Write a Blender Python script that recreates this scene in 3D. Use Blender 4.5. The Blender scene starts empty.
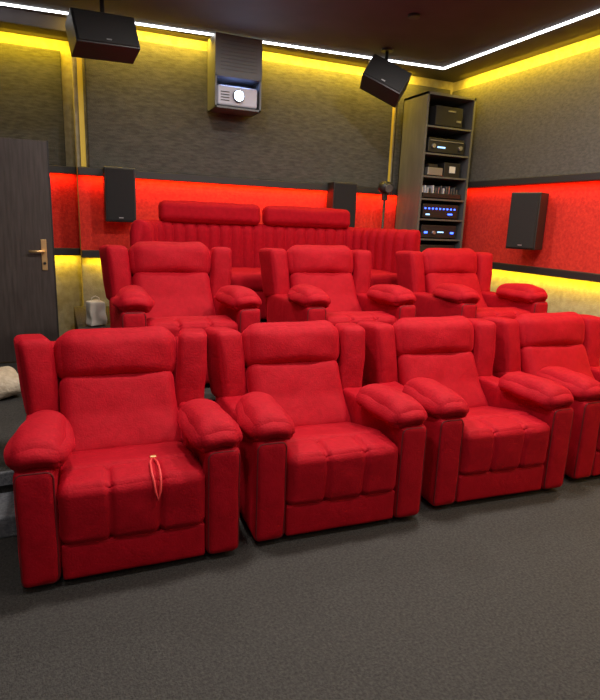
import bpy, bmesh, math, random
from mathutils import Vector, Matrix, noise, Euler
random.seed(4)
scene = bpy.context.scene
scene.view_settings.view_transform = 'Standard'
COL = scene.collection

# ------------------------------------------------------------ materials
def mat(name, c1, rough=0.6, metal=0.0, c2=None, nscale=5.0, stretch=(1,1,1), bump=0.0, bscale=80.0,
        emit=None, estr=0.0, sheen=0.0, detail=4.0, lo=0.35, hi=0.65, bstretch=(1,1,1), sheen_tint=None, spec=None,
        wrinkle=0.0, wrscale=9.0):
    m = bpy.data.materials.new(name); m.use_nodes = True
    nt = m.node_tree; b = nt.nodes["Principled BSDF"]
    b.inputs["Base Color"].default_value = (*c1, 1)
    b.inputs["Roughness"].default_value = rough
    b.inputs["Metallic"].default_value = metal
    if spec is not None: b.inputs["Specular IOR Level"].default_value = spec
    tc = nt.nodes.new("ShaderNodeTexCoord")
    if c2 is not None:
        mp = nt.nodes.new("ShaderNodeMapping"); mp.inputs["Scale"].default_value = stretch
        nz = nt.nodes.new("ShaderNodeTexNoise"); nz.inputs["Scale"].default_value = nscale
        nz.inputs["Detail"].default_value = detail
        cr = nt.nodes.new("ShaderNodeValToRGB")
        cr.color_ramp.elements[0].position = lo; cr.color_ramp.elements[1].position = hi
        cr.color_ramp.elements[0].color = (*c1, 1); cr.color_ramp.elements[1].color = (*c2, 1)
        nt.links.new(tc.outputs["Object"], mp.inputs[0]); nt.links.new(mp.outputs[0], nz.inputs["Vector"])
        nt.links.new(nz.outputs["Fac"], cr.inputs[0]); nt.links.new(cr.outputs[0], b.inputs["Base Color"])
    if bump > 0:
        mp2 = nt.nodes.new("ShaderNodeMapping"); mp2.inputs["Scale"].default_value = bstretch
        n2 = nt.nodes.new("ShaderNodeTexNoise"); n2.inputs["Scale"].default_value = bscale
        n2.inputs["Detail"].default_value = 3
        bp = nt.nodes.new("ShaderNodeBump"); bp.inputs["Strength"].default_value = bump
        bp.inputs["Distance"].default_value = 0.01
        nt.links.new(tc.outputs["Object"], mp2.inputs[0]); nt.links.new(mp2.outputs[0], n2.inputs["Vector"])
        nt.links.new(n2.outputs["Fac"], bp.inputs["Height"]); nt.links.new(bp.outputs[0], b.inputs["Normal"])
        if wrinkle > 0:
            n3 = nt.nodes.new("ShaderNodeTexNoise"); n3.inputs["Scale"].default_value = wrscale
            n3.inputs["Detail"].default_value = 2.0; n3.inputs["Distortion"].default_value = 0.8
            b3 = nt.nodes.new("ShaderNodeBump"); b3.inputs["Strength"].default_value = wrinkle
            b3.inputs["Distance"].default_value = 0.03
            nt.links.new(tc.outputs["Object"], n3.inputs["Vector"]); nt.links.new(n3.outputs["Fac"], b3.inputs["Height"])
            nt.links.new(b3.outputs[0], bp.inputs["Normal"])
    if emit is not None:
        b.inputs["Emission Color"].default_value = (*emit, 1)
        b.inputs["Emission Strength"].default_value = estr
    if sheen > 0:
        b.inputs["Sheen Weight"].default_value = sheen
        b.inputs["Sheen Roughness"].default_value = 0.30
        if sheen_tint: b.inputs["Sheen Tint"].default_value = (*sheen_tint, 1)
    return m

VELVET = mat("red_velvet", (0.345,0.0008,0.0085), 0.75, c2=(0.40,0.0014,0.011), nscale=30, bump=0.28, bscale=120, sheen=0.6,
             sheen_tint=(1,0.015,0.04), detail=6, lo=0.35, hi=0.65, spec=0.18, wrinkle=0.22, wrscale=6.5)
VELVET_D = mat("red_velvet_sofa", (0.33,0.0008,0.008), 0.8, c2=(0.39,0.0014,0.011), nscale=30, bump=0.2, bscale=110, sheen=0.4,
             sheen_tint=(1,0.015,0.04), detail=6, spec=0.15)
PIPING = mat("piping_red", (0.14,0.001,0.004), 0.6)
CARPET = mat("carpet_grey", (0.043,0.041,0.039), 0.97, c2=(0.078,0.074,0.069), nscale=95, bump=0.8, bscale=170, detail=10, lo=0.32, hi=0.68, spec=0.1)
CARPET_S = mat("carpet_step", (0.10,0.105,0.12), 0.95, c2=(0.17,0.175,0.19), nscale=60, bump=0.8, bscale=160, detail=8)
CEIL = mat("ceiling_dark", (0.045,0.038,0.038), 0.85, c2=(0.056,0.047,0.047), nscale=3)
FAB = mat("panel_fabric_grey", (0.042,0.043,0.041), 0.9, c2=(0.082,0.081,0.074), nscale=14, stretch=(1,1,4), bump=0.4, bscale=120, detail=12, lo=0.3, hi=0.7)
FABR = mat("panel_fabric_grey_side", (0.064,0.062,0.058), 0.9, c2=(0.104,0.101,0.093), nscale=26, stretch=(1,1,2), bump=0.3, bscale=90, detail=12, lo=0.3, hi=0.7)
REDW = mat("red_wall_fabric", (0.56,0.016,0.009), 0.85, c2=(0.76,0.040,0.018), nscale=40, bump=0.35, bscale=90, detail=8, lo=0.3, hi=0.7)
LOWW = mat("wall_low_paint", (0.28,0.25,0.17), 0.85, c2=(0.38,0.35,0.25), nscale=16, bump=0.4, bscale=80, detail=8)
TRIM = mat("trim_dark", (0.022,0.020,0.020), 0.5)
BLACK = mat("black_plastic", (0.014,0.014,0.015), 0.45)
BLACKM = mat("black_matte", (0.008,0.008,0.009), 0.8, bump=0.3, bscale=300)
DGREY = mat("dark_laminate", (0.080,0.082,0.085), 0.5, c2=(0.105,0.107,0.11), nscale=3, stretch=(6,6,1))
CAGE = mat("grey_metal", (0.13,0.135,0.14), 0.45, 0.3)
SILVER = mat("silver", (0.45,0.45,0.47), 0.35, 0.8)
WHITEP = mat("white_plastic", (0.55,0.57,0.66), 0.4)
GOLD = mat("gold_metal", (0.85,0.55,0.25), 0.4, 0.8)
WOOD = mat("door_wood", (0.050,0.037,0.033), 0.45, c2=(0.078,0.060,0.054), nscale=6, stretch=(8,8,0.6), detail=8)
CREAM = mat("cream_cloth", (0.52,0.42,0.30), 0.9, c2=(0.68,0.58,0.44), nscale=20, bump=0.7, bscale=60)
PAPER = mat("paper", (0.6,0.55,0.46), 0.8, c2=(0.7,0.66,0.58), nscale=8)
LEDW = mat("led_white", (1,1,1), 0.5, emit=(0.93,0.96,1.0), estr=9)
LEDY = mat("led_yellow", (0.5,0.35,0.05), 0.5, emit=(1,0.62,0.03), estr=0.2)
LEDB = mat("led_blue", (0,0.1,1), 0.5, emit=(0.05,0.12,1.0), estr=5)
LEDC = mat("led_cool", (0.2,0.6,1), 0.5, emit=(0.35,0.6,1.0), estr=2)
LENSM = mat("lens_glow", (1,1,1), 0.3, emit=(0.55,0.72,1.0), estr=14)
STRAP = mat("strap_red", (0.70,0.04,0.04), 0.6)
FILLG = mat("fill_light_glass", (1,1,1), 0.5, emit=(1,0.93,0.85), estr=3)  # glowing disc of the added ceiling fill lamps

# ------------------------------------------------------------ helpers
def link(ob, parent=None):
    COL.objects.link(ob)
    if parent is not None: ob.parent = parent
    return ob
def empty(name, loc=(0,0,0), rot=(0,0,0)):
    e = bpy.data.objects.new(name, None); e.location = loc; e.rotation_euler = rot
    e.empty_display_size = 0.1
    return link(e)
def mesh_from_bm(name, bm, m, smooth=True):
    me = bpy.data.meshes.new(name); bm.to_mesh(me); bm.free()
    me.materials.append(m)
    if smooth:
        for p in me.polygons: p.use_smooth = True
    return me
def box(name, lo, hi, m, parent=None, bev=0.0, rot=None):
    c = [(a+b)/2 for a,b in zip(lo,hi)]; s = [abs(b-a) for a,b in zip(lo,hi)]
    bm = bmesh.new(); bmesh.ops.create_cube(bm, size=1.0)
    for v in bm.verts: v.co = Vector((v.co.x*s[0], v.co.y*s[1], v.co.z*s[2]))
    if bev > 0:
        bmesh.ops.bevel(bm, geom=bm.edges[:], offset=bev, segments=3, affect='EDGES', profile=0.5)
    ob = bpy.data.objects.new(name, mesh_from_bm(name, bm, m, False))
    ob.location = c
    if rot: ob.rotation_euler = rot
    return link(ob, parent)
def cyl(name, p0, p1, r, m, parent=None, r2=None, seg=24):
    p0=Vector(p0); p1=Vector(p1); d=p1-p0
    bm = bmesh.new()
    bmesh.ops.create_cone(bm, cap_ends=True, segments=seg, radius1=r, radius2=r if r2 is None else r2, depth=d.length)
    me = mesh_from_bm(name, bm, m, False)
    for p in me.polygons:
        if len(p.vertices)==4: p.use_smooth=True
    ob = bpy.data.objects.new(name, me)
    ob.location=(p0+p1)/2; ob.rotation_euler = d.to_track_quat('Z','Y').to_euler()
    return link(ob,parent)
def soft(name, size, r, m, loc=(0,0,0), rot=(0,0,0), parent=None, puff=(0,0,0), seams=(), n=16, wr=0.0, wscale=7, seed=0, shaper=None):
    bm = bmesh.new(); bmesh.ops.create_cube(bm, size=2.0)
    bmesh.ops.subdivide_edges(bm, edges=bm.edges[:], cuts=n-1, use_grid_fill=True)
    h = [s/2 for s in size]; r = min(r, min(h)*0.98)
    for v in bm.verts:
        c = [math.sin(max(-1,min(1,x))*math.pi/2) for x in v.co]
        p = [c[i]*h[i] for i in range(3)]
        core = [max(-(h[i]-r), min(h[i]-r, p[i])) for i in range(3)]
        d = Vector([p[i]-core[i] for i in range(3)])
        if d.length>1e-9:
            d = d.normalized()*r
            p = [core[i]+d[i] for i in range(3)]
        for a in range(3):
            if puff[a]:
                o=[i for i in range(3) if i!=a]
                k=(1-c[o[0]]**2)*(1-c[o[1]]**2)
                p[a] *= 1+puff[a]/h[a]*k
        for (ax,pos,dep,w) in seams:
            g = dep*math.exp(-abs((p[ax]-pos)/w)**1.5)
            for b in range(3):
                if b!=ax: p[b] -= math.copysign(g*abs(c[b])**4, c[b])
        q = Vector(p)
        if wr: q += noise.noise_vector(q*wscale+Vector((seed*3.1,seed*1.7,0)))*wr
        if shaper: q = Vector(shaper(q))
        v.co = q
    ob = bpy.data.objects.new(name, mesh_from_bm(name, bm, m, True))
    ob.location=loc; ob.rotation_euler=rot
    return link(ob,parent)
def tube(name, pts, r, m, parent=None, cyclic=False, loc=(0,0,0)):
    cu = bpy.data.curves.new(name,'CURVE'); cu.dimensions='3D'; cu.bevel_depth=r; cu.bevel_resolution=2
    sp = cu.splines.new('POLY'); sp.points.add(len(pts)-1)
    for i,p in enumerate(pts): sp.points[i].co=(*p,1)
    sp.use_cyclic_u=cyclic
    cu.materials.append(m)
    ob=bpy.data.objects.new(name,cu); ob.location=loc
    return link(ob,parent)
def area(name, loc, direction, sx, sy, power, color, parent=None, shape='RECTANGLE', xaxis=None):
    l = bpy.data.lights.new(name,'AREA'); l.shape=shape; l.size=sx; l.size_y=sy; l.energy=power; l.color=color
    ob=bpy.data.objects.new(name,l)
    z = -Vector(direction).normalized()
    if xaxis is None: q = Vector(direction).to_track_quat('-Z','Y'); mtx=q.to_matrix()
    else:
        x=Vector(xaxis).normalized(); y=z.cross(x).normalized(); x=y.cross(z)
        mtx=Matrix((x,y,z)).transposed()
    ob.matrix_world = Matrix.Translation(loc) @ mtx.to_4x4()
    return link(ob,parent)

# ------------------------------------------------------------ room
XR, XL, YB, YBL, YF, ZC = 4.46, -0.95, 5.95, 6.25, -2.6, 3.2
XJ = 0.22
T=0.12
box("floor", (XL-1.3,YF-T,-0.15), (XR+T,YBL+T,0.0), CARPET)
box("ceiling", (XL-1.3,YF-T,ZC), (XR+T,YBL+T,ZC+0.12), CEIL)
box("wall_right", (XR,YF-T,0), (XR+T,YBL+T,ZC), LOWW)
box("wall_back", (XJ,YB,0), (XR,YBL+T,ZC), LOWW)
box("wall_recess", (XL,YBL,0), (XJ,YBL+T,ZC), LOWW)
box("wall_front", (XL-T,YF-T,0), (XR,YF,ZC), FAB)
DY0, DY1, DZ = 5.33, 6.21, 2.12
box("wall_left", (XL-T,YF,0), (XL,DY0,ZC), FAB)
box("wall_door_end", (XL-T,DY1,0), (XL,YBL+T,ZC), FAB)
box("wall_over_door", (XL-T,DY0,DZ), (XL,DY1,ZC), FAB)
box("wall_corridor", (XL-1.3,5.0,0), (XL-1.2,YBL+T,ZC), FAB)
box("trim_soffit", (XL,5.93,3.09), (XJ,YBL,ZC), CEIL)

P1, P2, P3 = 0.22, 0.40, 0.60
e=0.003
box("riser_aisle", (XL+e,2.98,0), (0.12,YBL-e,P1), CARPET, bev=0.008)
box("riser_step", (XL+e,2.70,0), (-0.22,2.975,0.11), CARPET_S, bev=0.012)
box("trim_nosing", (XL+e,2.953,P1-0.07), (-0.22,2.978,P1+0.002), CARPET_S, bev=0.006)
box("riser_middle", (0.123,3.28,0), (XR-0.03,4.617,P2), CARPET, bev=0.008)
box("riser_back", (0.123,4.62,0), (XR-0.03,YB-e,P3), CARPET, bev=0.008)

def panels(nm, lo, hi, m, nseam_axis=None, count=1):
    g = empty(nm)
    for i in range(count):
        a = nseam_axis
        L=list(lo); H=list(hi)
        w=(hi[a]-lo[a])/count
        L[a]=lo[a]+i*w+0.002; H[a]=lo[a]+(i+1)*w-0.002
        box("panel_%d"%(i+1), L, H, m, g, bev=0.008)
    return g
panels("acoustic_panel_back", (0.32,YB-0.07,1.93), (3.60,YB-0.001,3.10), FAB, 0, 1)
panels("acoustic_panel_recess", (XL,YBL-0.05,1.95), (0.13,YBL-0.001,2.99), FAB, 0, 1)
panels("acoustic_panel_corner", (3.68,YB-0.05,1.93), (XR-0.07,YB-0.001,3.10), FAB, 0, 1)
panels("acoustic_panel_right", (XR-0.06,YF,2.03), (XR-0.001,YB-0.06,3.08), FABR, 1, 2)
box("wall_band_back", (XJ,YB-0.02,1.15), (XR-0.02,YB,1.87), REDW)
box("wall_band_recess", (XL,YBL-0.02,1.15), (XJ,YBL,1.90), REDW)
box("wall_band_right", (XR-0.02,YF,1.15), (XR,YB-0.02,1.97), REDW)
box("trim_1", (XJ,YB-0.09,1.86), (XR,YB,1.93), TRIM, bev=0.004)
box("trim_2", (XJ,YB-0.11,1.09), (XR,YB,1.16), TRIM, bev=0.004)
box("trim_3", (XL,YBL-0.09,1.88), (XJ,YBL,1.95), TRIM, bev=0.004)
box("trim_4", (XL,YBL-0.10,1.09), (XJ,YBL,1.16), TRIM, bev=0.004)
box("trim_5", (XR-0.09,YF,1.965), (XR,YB-0.11,2.03), TRIM, bev=0.004)
box("trim_6", (XR-0.10,YF,1.09), (XR,YB-0.11,1.16), TRIM, bev=0.004)
box("baseboard_right", (XR-0.02,YF,0.0), (XR,3.28,0.1), TRIM)
box("trim_led_1", (0.255,YB-0.02,1.94), (0.300,YB,3.10), LEDY)
box("trim_led_2", (3.615,YB-0.02,1.94), (3.655,YB,3.10), LEDY)

g = empty("ceiling_led_strip")
lx0,lx1,ly0,ly1 = -0.6,3.97,-2.1,5.50
w=0.012
def strip(nm,a,b):
    a=Vector(a); b=Vector(b); d=b-a
    box_ob=box(nm,(-d.length/2,-w,-0.006),(d.length/2,w,0.006),LEDW,g,rot=(0,0,math.atan2(d.y,d.x)))
    box_ob.location=((a.x+b.x)/2,(a.y+b.y)/2,ZC-0.007)
strip("strip_1",(-0.90,5.86),(lx1,ly1))
strip("strip_2",(lx0,ly0),(lx1,ly0))
strip("strip_3",(lx1,ly0),(lx1,ly1))
strip("strip_4",(lx0,ly0),(-0.90,5.86))

YEL=(1.0,0.64,0.02)
g = empty("yellow_cove_light")
area("cove_back", (2.05,YB-0.17,ZC-0.02), (0,0.6,-1), 3.6, 0.02, 62, YEL, g, xaxis=(1,0,0))
area("cove_recess", (-0.37,YBL-0.14,3.075), (0,0.6,-1), 1.1, 0.02, 14, YEL, g, xaxis=(1,0,0))
area("cove_right", (XR-0.16,1.7,ZC-0.02), (0.6,0,-1), 8.0, 0.02, 115, YEL, g, xaxis=(0,1,0))
g = empty("yellow_low_light")
area("low_back", (2.3,YB-0.06,1.08), (0,0.3,-1), 4.1, 0.03, 18, YEL, g, xaxis=(1,0,0))
area("low_recess", (-0.37,YBL-0.06,1.08), (0,0.3,-1), 1.1, 0.03, 6, YEL, g, xaxis=(1,0,0))
area("low_right", (XR-0.06,1.7,1.08), (0.3,0,-1), 8.2, 0.03, 42, YEL, g, xaxis=(0,1,0))
RL=(1.0,0.15,0.02)
g = empty("red_band_light")
area("red_back", (2.3,YB-0.07,1.855), (0,0.4,-1), 4.1, 0.03, 16, RL, g, xaxis=(1,0,0))
area("red_recess", (-0.37,YBL-0.07,1.875), (0,0.4,-1), 1.1, 0.03, 3.2, RL, g, xaxis=(1,0,0))
area("red_right", (XR-0.07,1.7,1.955), (0.4,0,-1), 8.2, 0.03, 10, RL, g, xaxis=(0,1,0))

for (x,y,p) in [(0.0,-1.2,8),(1.8,-1.2,8),(3.4,-1.2,8),(-0.2,0.9,19),(1.5,0.9,20),(3.2,0.9,20),(0.5,2.6,40),(2.0,2.6,40),(3.4,2.6,38),(1.2,4.35,18),(2.8,4.35,18)]:  # ceiling fill lamps added for brightness, mostly out of view
    d = empty("ceiling_fill_light",(x,y,ZC))
    if y<4:
        cyl("ring",(0,0,-0.02),(0,0,0),0.15,TRIM,d)
        cyl("lens",(0,0,-0.024),(0,0,-0.018),0.135,FILLG,d)
        area("lamp",(0,0,-0.03),(0,0,-1),0.26,0.26,p,(1.0,0.92,0.85),d,shape='DISK')
    else:  # rear pair added to brighten the sofa
        cyl("ring",(0,0,-0.02),(0,0,0),0.05,TRIM,d)
        area("lamp",(0,0,-0.025),(0,0,-1),0.08,0.08,p,(1.0,0.92,0.85),d,shape='DISK')

# ------------------------------------------------------------ recliners
def build_recliner():
    e = empty("recliner_armchair")
    for s,nm in ((-1,"left"),(1,"right")):
        soft("arm_%s"%nm,(0.150,0.88,0.50),0.028,VELVET,(s*0.374,0.45,0.280),parent=e,puff=(0.006,0.008,0),n=18,wr=0.004,seed=s)
        hx,hz,r=0.068,0.240,0.028; pts=[]
        for cx,cz,a0 in ((hx-r,hz-r,0),(-hx+r,hz-r,90),(-hx+r,-hz+r,180),(hx-r,-hz+r,270)):
            for k in range(5):
                a=math.radians(a0+k*22.5); pts.append((cx+r*math.cos(a),0,cz+r*math.sin(a)))
        tube("arm_piping_%s"%nm,pts,0.004,PIPING,e,True,(s*0.374,0.018,0.280))
        def sh(q,s=s):
            t=(q.y+0.24)/0.48
            pin=1-0.20*abs(2*t-1)**3.5
            return (q.x*pin*(1+0.05*math.cos(t*math.pi)), q.y, q.z*(0.98+0.10*(1-t))*(1-0.12*abs(2*t-1)**3) - 0.026*(abs(q.x)/0.12)**2 - 0.012*max(0,1-t*3.5))
        soft("arm_pillow_%s"%nm,(0.215,0.46,0.104),0.051,VELVET,(s*0.352,0.245,0.584),(math.radians(-1),0,s*math.radians(3)),e,
             puff=(0.020,0.020,0.022),seams=((2,-0.02,0.006,0.012),),n=28,wr=0.010,wscale=8,seed=5+s,shaper=sh)
        def shw(q,s=s):
            return (q.x+ s*0.012*(q.z/0.2), q.y+0.12*q.z, q.z)
        soft("wing_%s"%nm,(0.155,0.24,0.41),0.034,VELVET,(s*0.393,0.865,0.68),(math.radians(-3),0,s*math.radians(-10)),e,
             puff=(0.006,0.012,0.004),n=18,wr=0.005,seed=9+s,shaper=shw)
    soft("seat",(0.59,0.60,0.17),0.05,VELVET,(0,0.42,0.322),(math.radians(-13),0,0),e,puff=(0,0,0.004),n=26,wr=0.005,seed=2)
    soft("leg_rest",(0.588,0.20,0.265),0.045,VELVET,(0,0.098,0.320),(math.radians(2),0,0),e,puff=(0,0.010,0.008),n=80,wr=0.006,seed=3,
         seams=((0,-0.10,0.020,0.010),(0,0.10,0.020,0.010)))
    soft("front_apron",(0.585,0.10,0.160),0.014,VELVET,(0,0.066,0.115),(0,0,0),e,puff=(0,0.003,0),n=14,wr=0.003,seed=4)
    soft("back_shell",(0.84,0.14,0.58),0.05,VELVET_D,(0,0.985,0.54),(math.radians(-6),0,0),e,n=14,wr=0.005)
    def shb(q):
        return (q.x*(1-0.02*(q.z/0.24)), q.y-0.065*max(0,-q.z/0.25), q.z)
    soft("back_cushion",(0.578,0.20,0.45),0.065,VELVET,(0,0.728,0.485),(math.radians(-26),0,0),e,puff=(0,0.018,0),n=30,wr=0.008,seed=6,shaper=shb)
    soft("headrest",(0.598,0.19,0.280),0.090,VELVET,(0,0.838,0.780),(math.radians(-14),0,0),e,puff=(0.010,0.024,0.006),n=34,wr=0.009,wscale=8,seed=7)
    box("base_frame",(-0.40,0.10,0.0),(0.40,0.95,0.05),BLACKM,e)
    return e
proto = build_recliner()
def place(e,x,y,z,rz=0):
    t=math.radians(rz)
    e.location=(x+0.9*math.sin(t),y,z); e.rotation_euler=(0,0,t)
def dup(e):
    n=bpy.data.objects.new(e.name.split('.')[0],None); n.empty_display_size=0.1; link(n)
    for c in e.children:
        k=c.copy(); k.parent=n; COL.objects.link(k)
    return n
chairs=[proto]+[dup(proto) for _ in range(6)]
Y1=2.19
for c,(x,y,z,r) in zip(chairs,[(0.270,Y1,0,-1.5),(1.265,Y1,0,-2.5),(2.290,Y1,0,-3.5),(3.33,Y1,0,-3.5),
                              (0.79,3.50,P2,0),(2.045,3.50,P2,-1),(3.38,3.50,P2,-1)]):
    place(c,x,y,z,r)

st = empty("wrist_strap",(0.345,2.31,0.456))
tube("loop",[(0,0.08,-0.005),(-0.012,0.04,0.004),(-0.022,0.0,0.008),(-0.026,-0.05,0.012),(-0.03,-0.10,0.006),(-0.026,-0.130,-0.02),(-0.022,-0.142,-0.06),(-0.012,-0.150,-0.095),(-0.002,-0.144,-0.06),(0.002,-0.130,-0.02),(0.004,-0.10,0.006),(0.006,-0.05,0.012),(0.008,0.0,0.008),(0.004,0.04,0.004)],0.005,STRAP,st,True)
box("clasp",(-0.014,0.058,-0.002),(0.014,0.076,0.010),GOLD,st,bev=0.003)

# ------------------------------------------------------------ sofa
sf = empty("booth_sofa",(0,0,P3))
def arc(cx,cy,r,a0,a1,k):
    return [(cx+r*math.cos(math.radians(a0+(a1-a0)*i/k)), cy+r*math.sin(math.radians(a0+(a1-a0)*i/k))) for i in range(k+1)]
path=[(0.62,4.80)]+[(0.66,5.0)]+arc(1.06,5.20,0.36,175,90,10)+arc(2.80,5.20,0.36,90,12,10)+[(3.24,5.0),(3.34,4.80)]
def resample(pts,step):
    L=[0]
    for i in range(1,len(pts)):
        L.append(L[-1]+(Vector(pts[i])-Vector(pts[i-1])).length)
    n=int(L[-1]/step); res=[]
    j=0
    for i in range(n+1):
        s=L[-1]*i/n
        while j<len(L)-2 and L[j+1]<s: j+=1
        t=(s-L[j])/(L[j+1]-L[j]); res.append((Vector(pts[j]).lerp(Vector(pts[j+1]),t),s))
    return res,L[-1]
rs,LT=resample(path,0.010)
chw=LT/round(LT/0.115)
bm=bmesh.new(); rings=[]
TH=0.075
prof=[(1,0.02,0),(1,0.25,0),(1,0.40,1),(1,0.55,1),(1,0.70,1),(0.97,0.78,1),(0.8,0.83,1),(0.45,0.86,.8),(0,0.87,.5),(-0.45,0.86,.3),(-0.8,0.83,.1),(-1,0.77,0),(-1,0.4,0),(-1,0.02,0)]
for i,(p,s) in enumerate(rs):
    a=rs[max(0,i-1)][0]; b=rs[min(len(rs)-1,i+1)][0]; t=(b-a).normalized(); nrm=Vector((t.y,-t.x))
    ph=(s/chw)%1.0; bul=0.032*(abs(math.sin(math.pi*ph))**0.5)
    endk=min(1,min(i,len(rs)-1-i)/5.0); endk=math.sqrt(max(0,1-(1-endk)**2))*0.35+0.65
    ring=[]
    for (o,z,wgt) in prof:
        off=o*TH*endk+bul*wgt*(1 if o>0 else 0.2)
        ring.append(bm.verts.new((p.x+nrm.x*off,p.y+nrm.y*off,z+ (bul*0.2 if z>0.8 else 0))))
    rings.append(ring)
for i in range(len(rings)-1):
    for j in range(len(prof)):
        k=(j+1)%len(prof)
        bm.faces.new((rings[i][j],rings[i+1][j],rings[i+1][k],rings[i][k]))
bm.faces.new(rings[0]); bm.faces.new(list(reversed(rings[-1])))
bmesh.ops.recalc_face_normals(bm,faces=bm.faces[:])
link(bpy.data.objects.new("channel_back",mesh_from_bm("channel_back",bm,VELVET_D,True)),sf)
soft("base",(2.48,0.66,0.26),0.03,VELVET_D,(1.97,5.06,0.16),parent=sf,n=16)
for x in (1.38,2.57):
    soft("seat_cushion",(1.18,0.64,0.17),0.06,VELVET_D,(x,5.04,0.36),parent=sf,puff=(0,0,0.02),n=20,wr=0.008,seed=x)
for i,(x0,x1) in enumerate(((0.90,1.90),(1.94,2.92))):
    soft("head_cushion",(x1-x0,0.16,0.20),0.06,VELVET_D,((x0+x1)/2,5.52,0.955),(math.radians(-8),0,0),sf,puff=(0,0.01,0.006),n=22,wr=0.006,seed=i+3)

# ------------------------------------------------------------ door (open leaf) + frame
dr = empty("door_1",(XL,5.30,P1))
box("leaf",(0.03,-0.022,0.01),(0.925,0.022,1.85),WOOD,dr,bev=0.003)
box("edge_band",(0.918,-0.024,0.01),(0.930,0.024,1.85),TRIM,dr)
box("handle_plate",(0.828,-0.030,0.80),(0.872,-0.021,1.06),GOLD,dr,bev=0.004)
cyl("handle_neck",(0.85,-0.03,0.96),(0.85,-0.075,0.96),0.010,GOLD,dr)
cyl("handle_lever",(0.857,-0.07,0.96),(0.735,-0.07,0.96),0.011,GOLD,dr)
cyl("key_cylinder",(0.85,-0.036,0.86),(0.85,-0.028,0.86),0.012,BLACK,dr)
for z in (0.2,0.95,1.7): cyl("hinge",(0.018,0,z-0.05),(0.018,0,z+0.05),0.009,SILVER,dr)
box("trim_7",(XL-0.02,5.335,P1),(XL+0.012,5.40,2.12),TRIM)
box("trim_8",(XL-0.02,6.14,P1),(XL+0.012,6.20,2.12),TRIM)

# ------------------------------------------------------------ speakers
def speaker_parts(e,w,h,d,side=BLACK):
    box("cabinet",(-w/2,-d/2,-h/2),(w/2,d/2,h/2),side,e,bev=0.008)
    box("grille",(-w/2+0.014,-d/2-0.010,-h/2+0.014),(w/2-0.014,-d/2+0.001,h/2-0.014),BLACKM,e,bev=0.004)
    box("logo_plate",(-0.02,-d/2-0.012,-h/2+0.035),(0.02,-d/2-0.009,-h/2+0.045),SILVER,e)
def wall_speaker(x,y,z,w,h,d,rz,off):
    e=empty("wall_speaker",(x,y,z),(0,0,rz)); speaker_parts(e,w,h,d)
    cyl("bracket",(0,d/2,0),(0,d/2+off,0),0.02,BLACK,e)
    return e
wall_speaker(0.58,5.79,1.69,0.28,0.50,0.17,0,0.055)
wall_speaker(2.96,5.79,1.70,0.29,0.50,0.17,0,0.055)
wall_speaker(4.27,4.33,1.60,0.29,0.54,0.20,math.radians(-66),0.07)
def ceil_speaker(x,y,z,w,h,d,rot,topdx=0):
    e=empty("ceiling_speaker",(x,y,z))
    b=empty("body",(0,0,0)); b.parent=e; b.rotation_euler=rot
    speaker_parts(b,w,h,d)
    cyl("mount_rod",(0,0,0.0),(0,0,ZC-z-0.02),0.018,BLACK,e)
    cyl("mount_plate",(0,0,ZC-z-0.02),(0,0,ZC-z),0.06,BLACK,e)
    return e
ceil_speaker(0.43,5.18,2.89,0.50,0.27,0.22,(math.radians(-20),math.radians(-4),math.radians(12)))
ceil_speaker(3.10,5.25,2.91,0.42,0.25,0.26,(math.radians(-20),math.radians(26),math.radians(-32)))

# ------------------------------------------------------------ projector + hush box
pj=empty("projector_hush_box",(1.68,5.72,0))
x0,x1,y0,y1,z0,z1=-0.23,0.23,-0.155,0.145,2.54,3.185
t=0.018
box("side_left",(x0,y0,z0),(x0+t,y1,z1),CAGE,pj); box("side_right",(x1-t,y0,z0),(x1,y1,z1),CAGE,pj)
box("rear",(x0,y1-t,z0),(x1,y1,z1),CAGE,pj); box("bottom",(x0,y0,z0),(x1,y1,z0+t),CAGE,pj)
box("shelf",(x0,y0,2.82),(x1,y1,2.82+t),CAGE,pj)
box("front_panel",(x0,y0-0.004,2.83),(x1,y0+0.012,z1),CAGE,pj)
for i in range(9):
    zz=2.88+i*0.031
    box("louvre",(x0+0.05,y0-0.008,zz),(x1-0.05,y0-0.003,zz+0.006),DGREY,pj)
box("projector_body",(x0+0.03,y0+0.02,z0+0.03),(x1-0.03,y1-0.03,z0+0.21),WHITEP,pj,bev=0.02)
cyl("projector_lens_ring",(0.0,y0+0.03,z0+0.12),(0.0,y0-0.015,z0+0.12),0.055,DGREY,pj)
cyl("projector_lens",(0.0,y0-0.013,z0+0.12),(0.0,y0-0.019,z0+0.12),0.046,LENSM,pj)
for i in range(4): box("vent",(-0.17,y0+0.016,z0+0.07+i*0.025),(-0.085,y0+0.022,z0+0.078+i*0.025),BLACK,pj)
area("beam",(0.0,y0-0.03,z0+0.12),(0,-1,-0.05),0.08,0.08,4,(0.65,0.78,1.0),pj,shape='DISK')
area("projector_body_light",(0.0,y0+0.06,z0+0.255),(0,-0.3,-1),0.3,0.04,0.8,(0.35,0.5,1.0),pj)  # small bluish light aimed down onto the projector body

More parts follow.
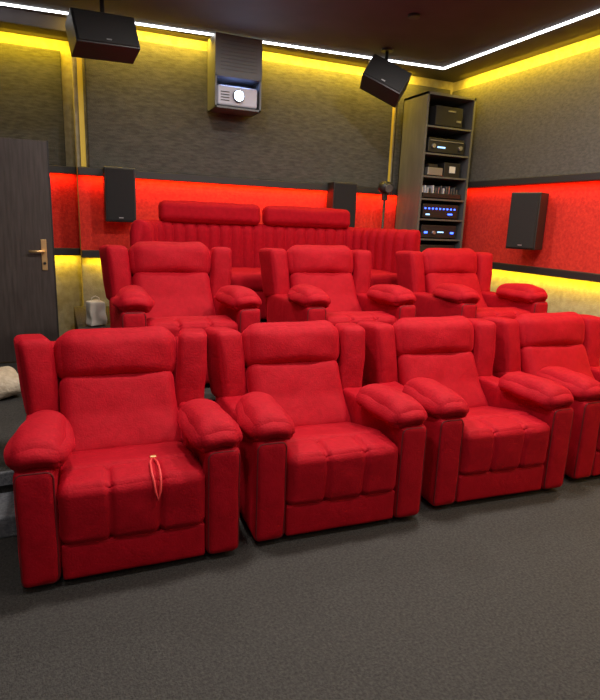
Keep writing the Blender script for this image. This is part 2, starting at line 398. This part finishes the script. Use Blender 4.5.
# ------------------------------------------------------------ AV rack
rk=empty("av_rack_cabinet",(3.70,5.36,P3))
W,D,H=0.64,0.46,2.31
box("side_left",(0,0,0),(0.025,D,H),DGREY,rk); box("side_right",(W-0.025,0,0),(W,D,H),DGREY,rk)
box("back",(0,D-0.012,0),(W,D,H),BLACK,rk); box("top",(0,0,H-0.025),(W,D,H),DGREY,rk); box("plinth",(0,0.02,0),(W,D,0.06),DGREY,rk)
zs=[0.06,0.32,0.56,0.78,1.00,1.22,1.46,1.70,1.98]
for z in zs[1:]: box("shelf",(0.025,0.01,z-0.018),(W-0.025,D-0.012,z),DGREY,rk)
def device(z,h,m,leds=(),knobs=(),x0=0.08,x1=0.56):
    box("device",(x0,0.03,z+0.012),(x1,0.38,z+0.012+h),m,rk,bev=0.005)
    for (x,zz,mm,sx,sz) in leds: box("indicator",(x,0.022,z+zz),(x+sx,0.031,z+zz+sz),mm,rk)
    for (x,zz,r) in knobs: cyl("knob",(x,0.005,z+zz),(x,0.032,z+zz),r,SILVER,rk)
    for x in (x0+0.03,x1-0.03): cyl("foot",(x,0.08,z),(x,0.08,z+0.014),0.014,BLACK,rk)
device(zs[8],0.20,BLACKM,[(0.30,0.16,SILVER,0.1,0.012),(0.42,0.06,SILVER,0.06,0.02)],x0=0.14,x1=0.50)
device(zs[7],0.15,BLACK,[(0.2,0.06,LEDC,0.10,0.014),(0.10,0.13,SILVER,0.44,0.008)],[(0.14,0.075,0.022),(0.5,0.075,0.022)])
device(zs[6],0.08,SILVER,x0=0.10,x1=0.30); box("small_box",(0.33,0.05,zs[6]),(0.55,0.25,zs[6]+0.16),BLACK,rk,bev=0.006)
box("label",(0.40,0.045,zs[6]+0.05),(0.48,0.051,zs[6]+0.12),WHITEP,rk)
box("small_box",(0.12,0.05,zs[6]+0.093),(0.24,0.2,zs[6]+0.13),BLACK,rk,bev=0.004)
box("device",(0.06,0.03,zs[5]+0.012),(0.58,0.38,zs[5]+0.06),BLACK,rk,bev=0.005)
for i in range(14):
    hh=0.05+0.04*random.random()
    box("disc_case",(0.06+i*0.036,0.05,zs[5]+0.062),(0.06+i*0.036+0.012,0.2,zs[5]+0.062+hh),random.choice([WHITEP,SILVER,DGREY,WHITEP]),rk)
device(zs[4],0.15,BLACK,[(0.10+0.05*i,0.105,LEDB,0.016,0.016) for i in range(9)]+[(0.12,0.04,LEDC,0.05,0.015),(0.42,0.05,LEDB,0.06,0.015)])
device(zs[3],0.14,BLACK,[(0.12,0.06,LEDB,0.04,0.02),(0.30,0.07,LEDC,0.08,0.012),(0.48,0.06,LEDB,0.04,0.02)],[(0.24,0.07,0.02)])
device(zs[2],0.14,BLACK,[(0.12,0.06,LEDC,0.05,0.015)],[(0.24,0.07,0.02)])
device(zs[1],0.16,BLACK,[(0.3,0.07,LEDB,0.08,0.02)],[(0.14,0.08,0.03),(0.5,0.08,0.03)])
device(zs[0],0.16,BLACK,[],[(0.3,0.08,0.03)])

fl=empty("floor_lamp",(3.40,5.60,P3))
cyl("foot",(0,0,0),(0,0,0.02),0.12,BLACK,fl); cyl("pole",(0,0,0.02),(0,0,1.26),0.013,BLACK,fl)
soft("head",(0.18,0.13,0.13),0.06,BLACK,(0,-0.01,1.32),(math.radians(15),0,0.3),fl,n=10)
cyl("head_ring",(0,-0.07,1.31),(0,-0.085,1.305),0.045,DGREY,fl)
box("clip",(-0.03,-0.02,1.18),(0.03,0.02,1.26),BLACK,fl,bev=0.006)

soft("folded_blanket",(0.42,0.34,0.15),0.06,CREAM,(-0.50,4.30,P1+0.097),(0,0,0.3),puff=(0,0,0.01),n=24,wr=0.03,wscale=9)
pb=empty("paper_bag",(0.27,4.86,P3))
soft("bag_body",(0.13,0.10,0.20),0.012,PAPER,(0,0,0.107),(0,0,0.4),pb,n=12,wr=0.012,wscale=14)
tube("bag_handle",[(-0.03,0,0.19),(-0.028,0,0.235),(0,0,0.25),(0.028,0,0.235),(0.03,0,0.19)],0.004,PAPER,pb)

# ------------------------------------------------------------ world + camera
wd=bpy.data.worlds.new("world"); scene.world=wd; wd.use_nodes=True
wd.node_tree.nodes["Background"].inputs[0].default_value=(0.02,0.02,0.02,1)
cd=bpy.data.cameras.new("camera"); cam=bpy.data.objects.new("camera",cd); link(cam)
cd.sensor_fit='VERTICAL'; cd.sensor_height=24; cd.lens=560/700*24; cd.clip_start=0.05
R=Vector((.9193,-.3911,.0386)).normalized(); F=Vector((.39,.894,-.2215)).normalized()
U=R.cross(F).normalized(); R=F.cross(U).normalized()
M=Matrix((R,U,-F)).transposed().to_4x4(); M.translation=Vector((0,0,1.5))
cam.matrix_world=M
scene.camera=cam
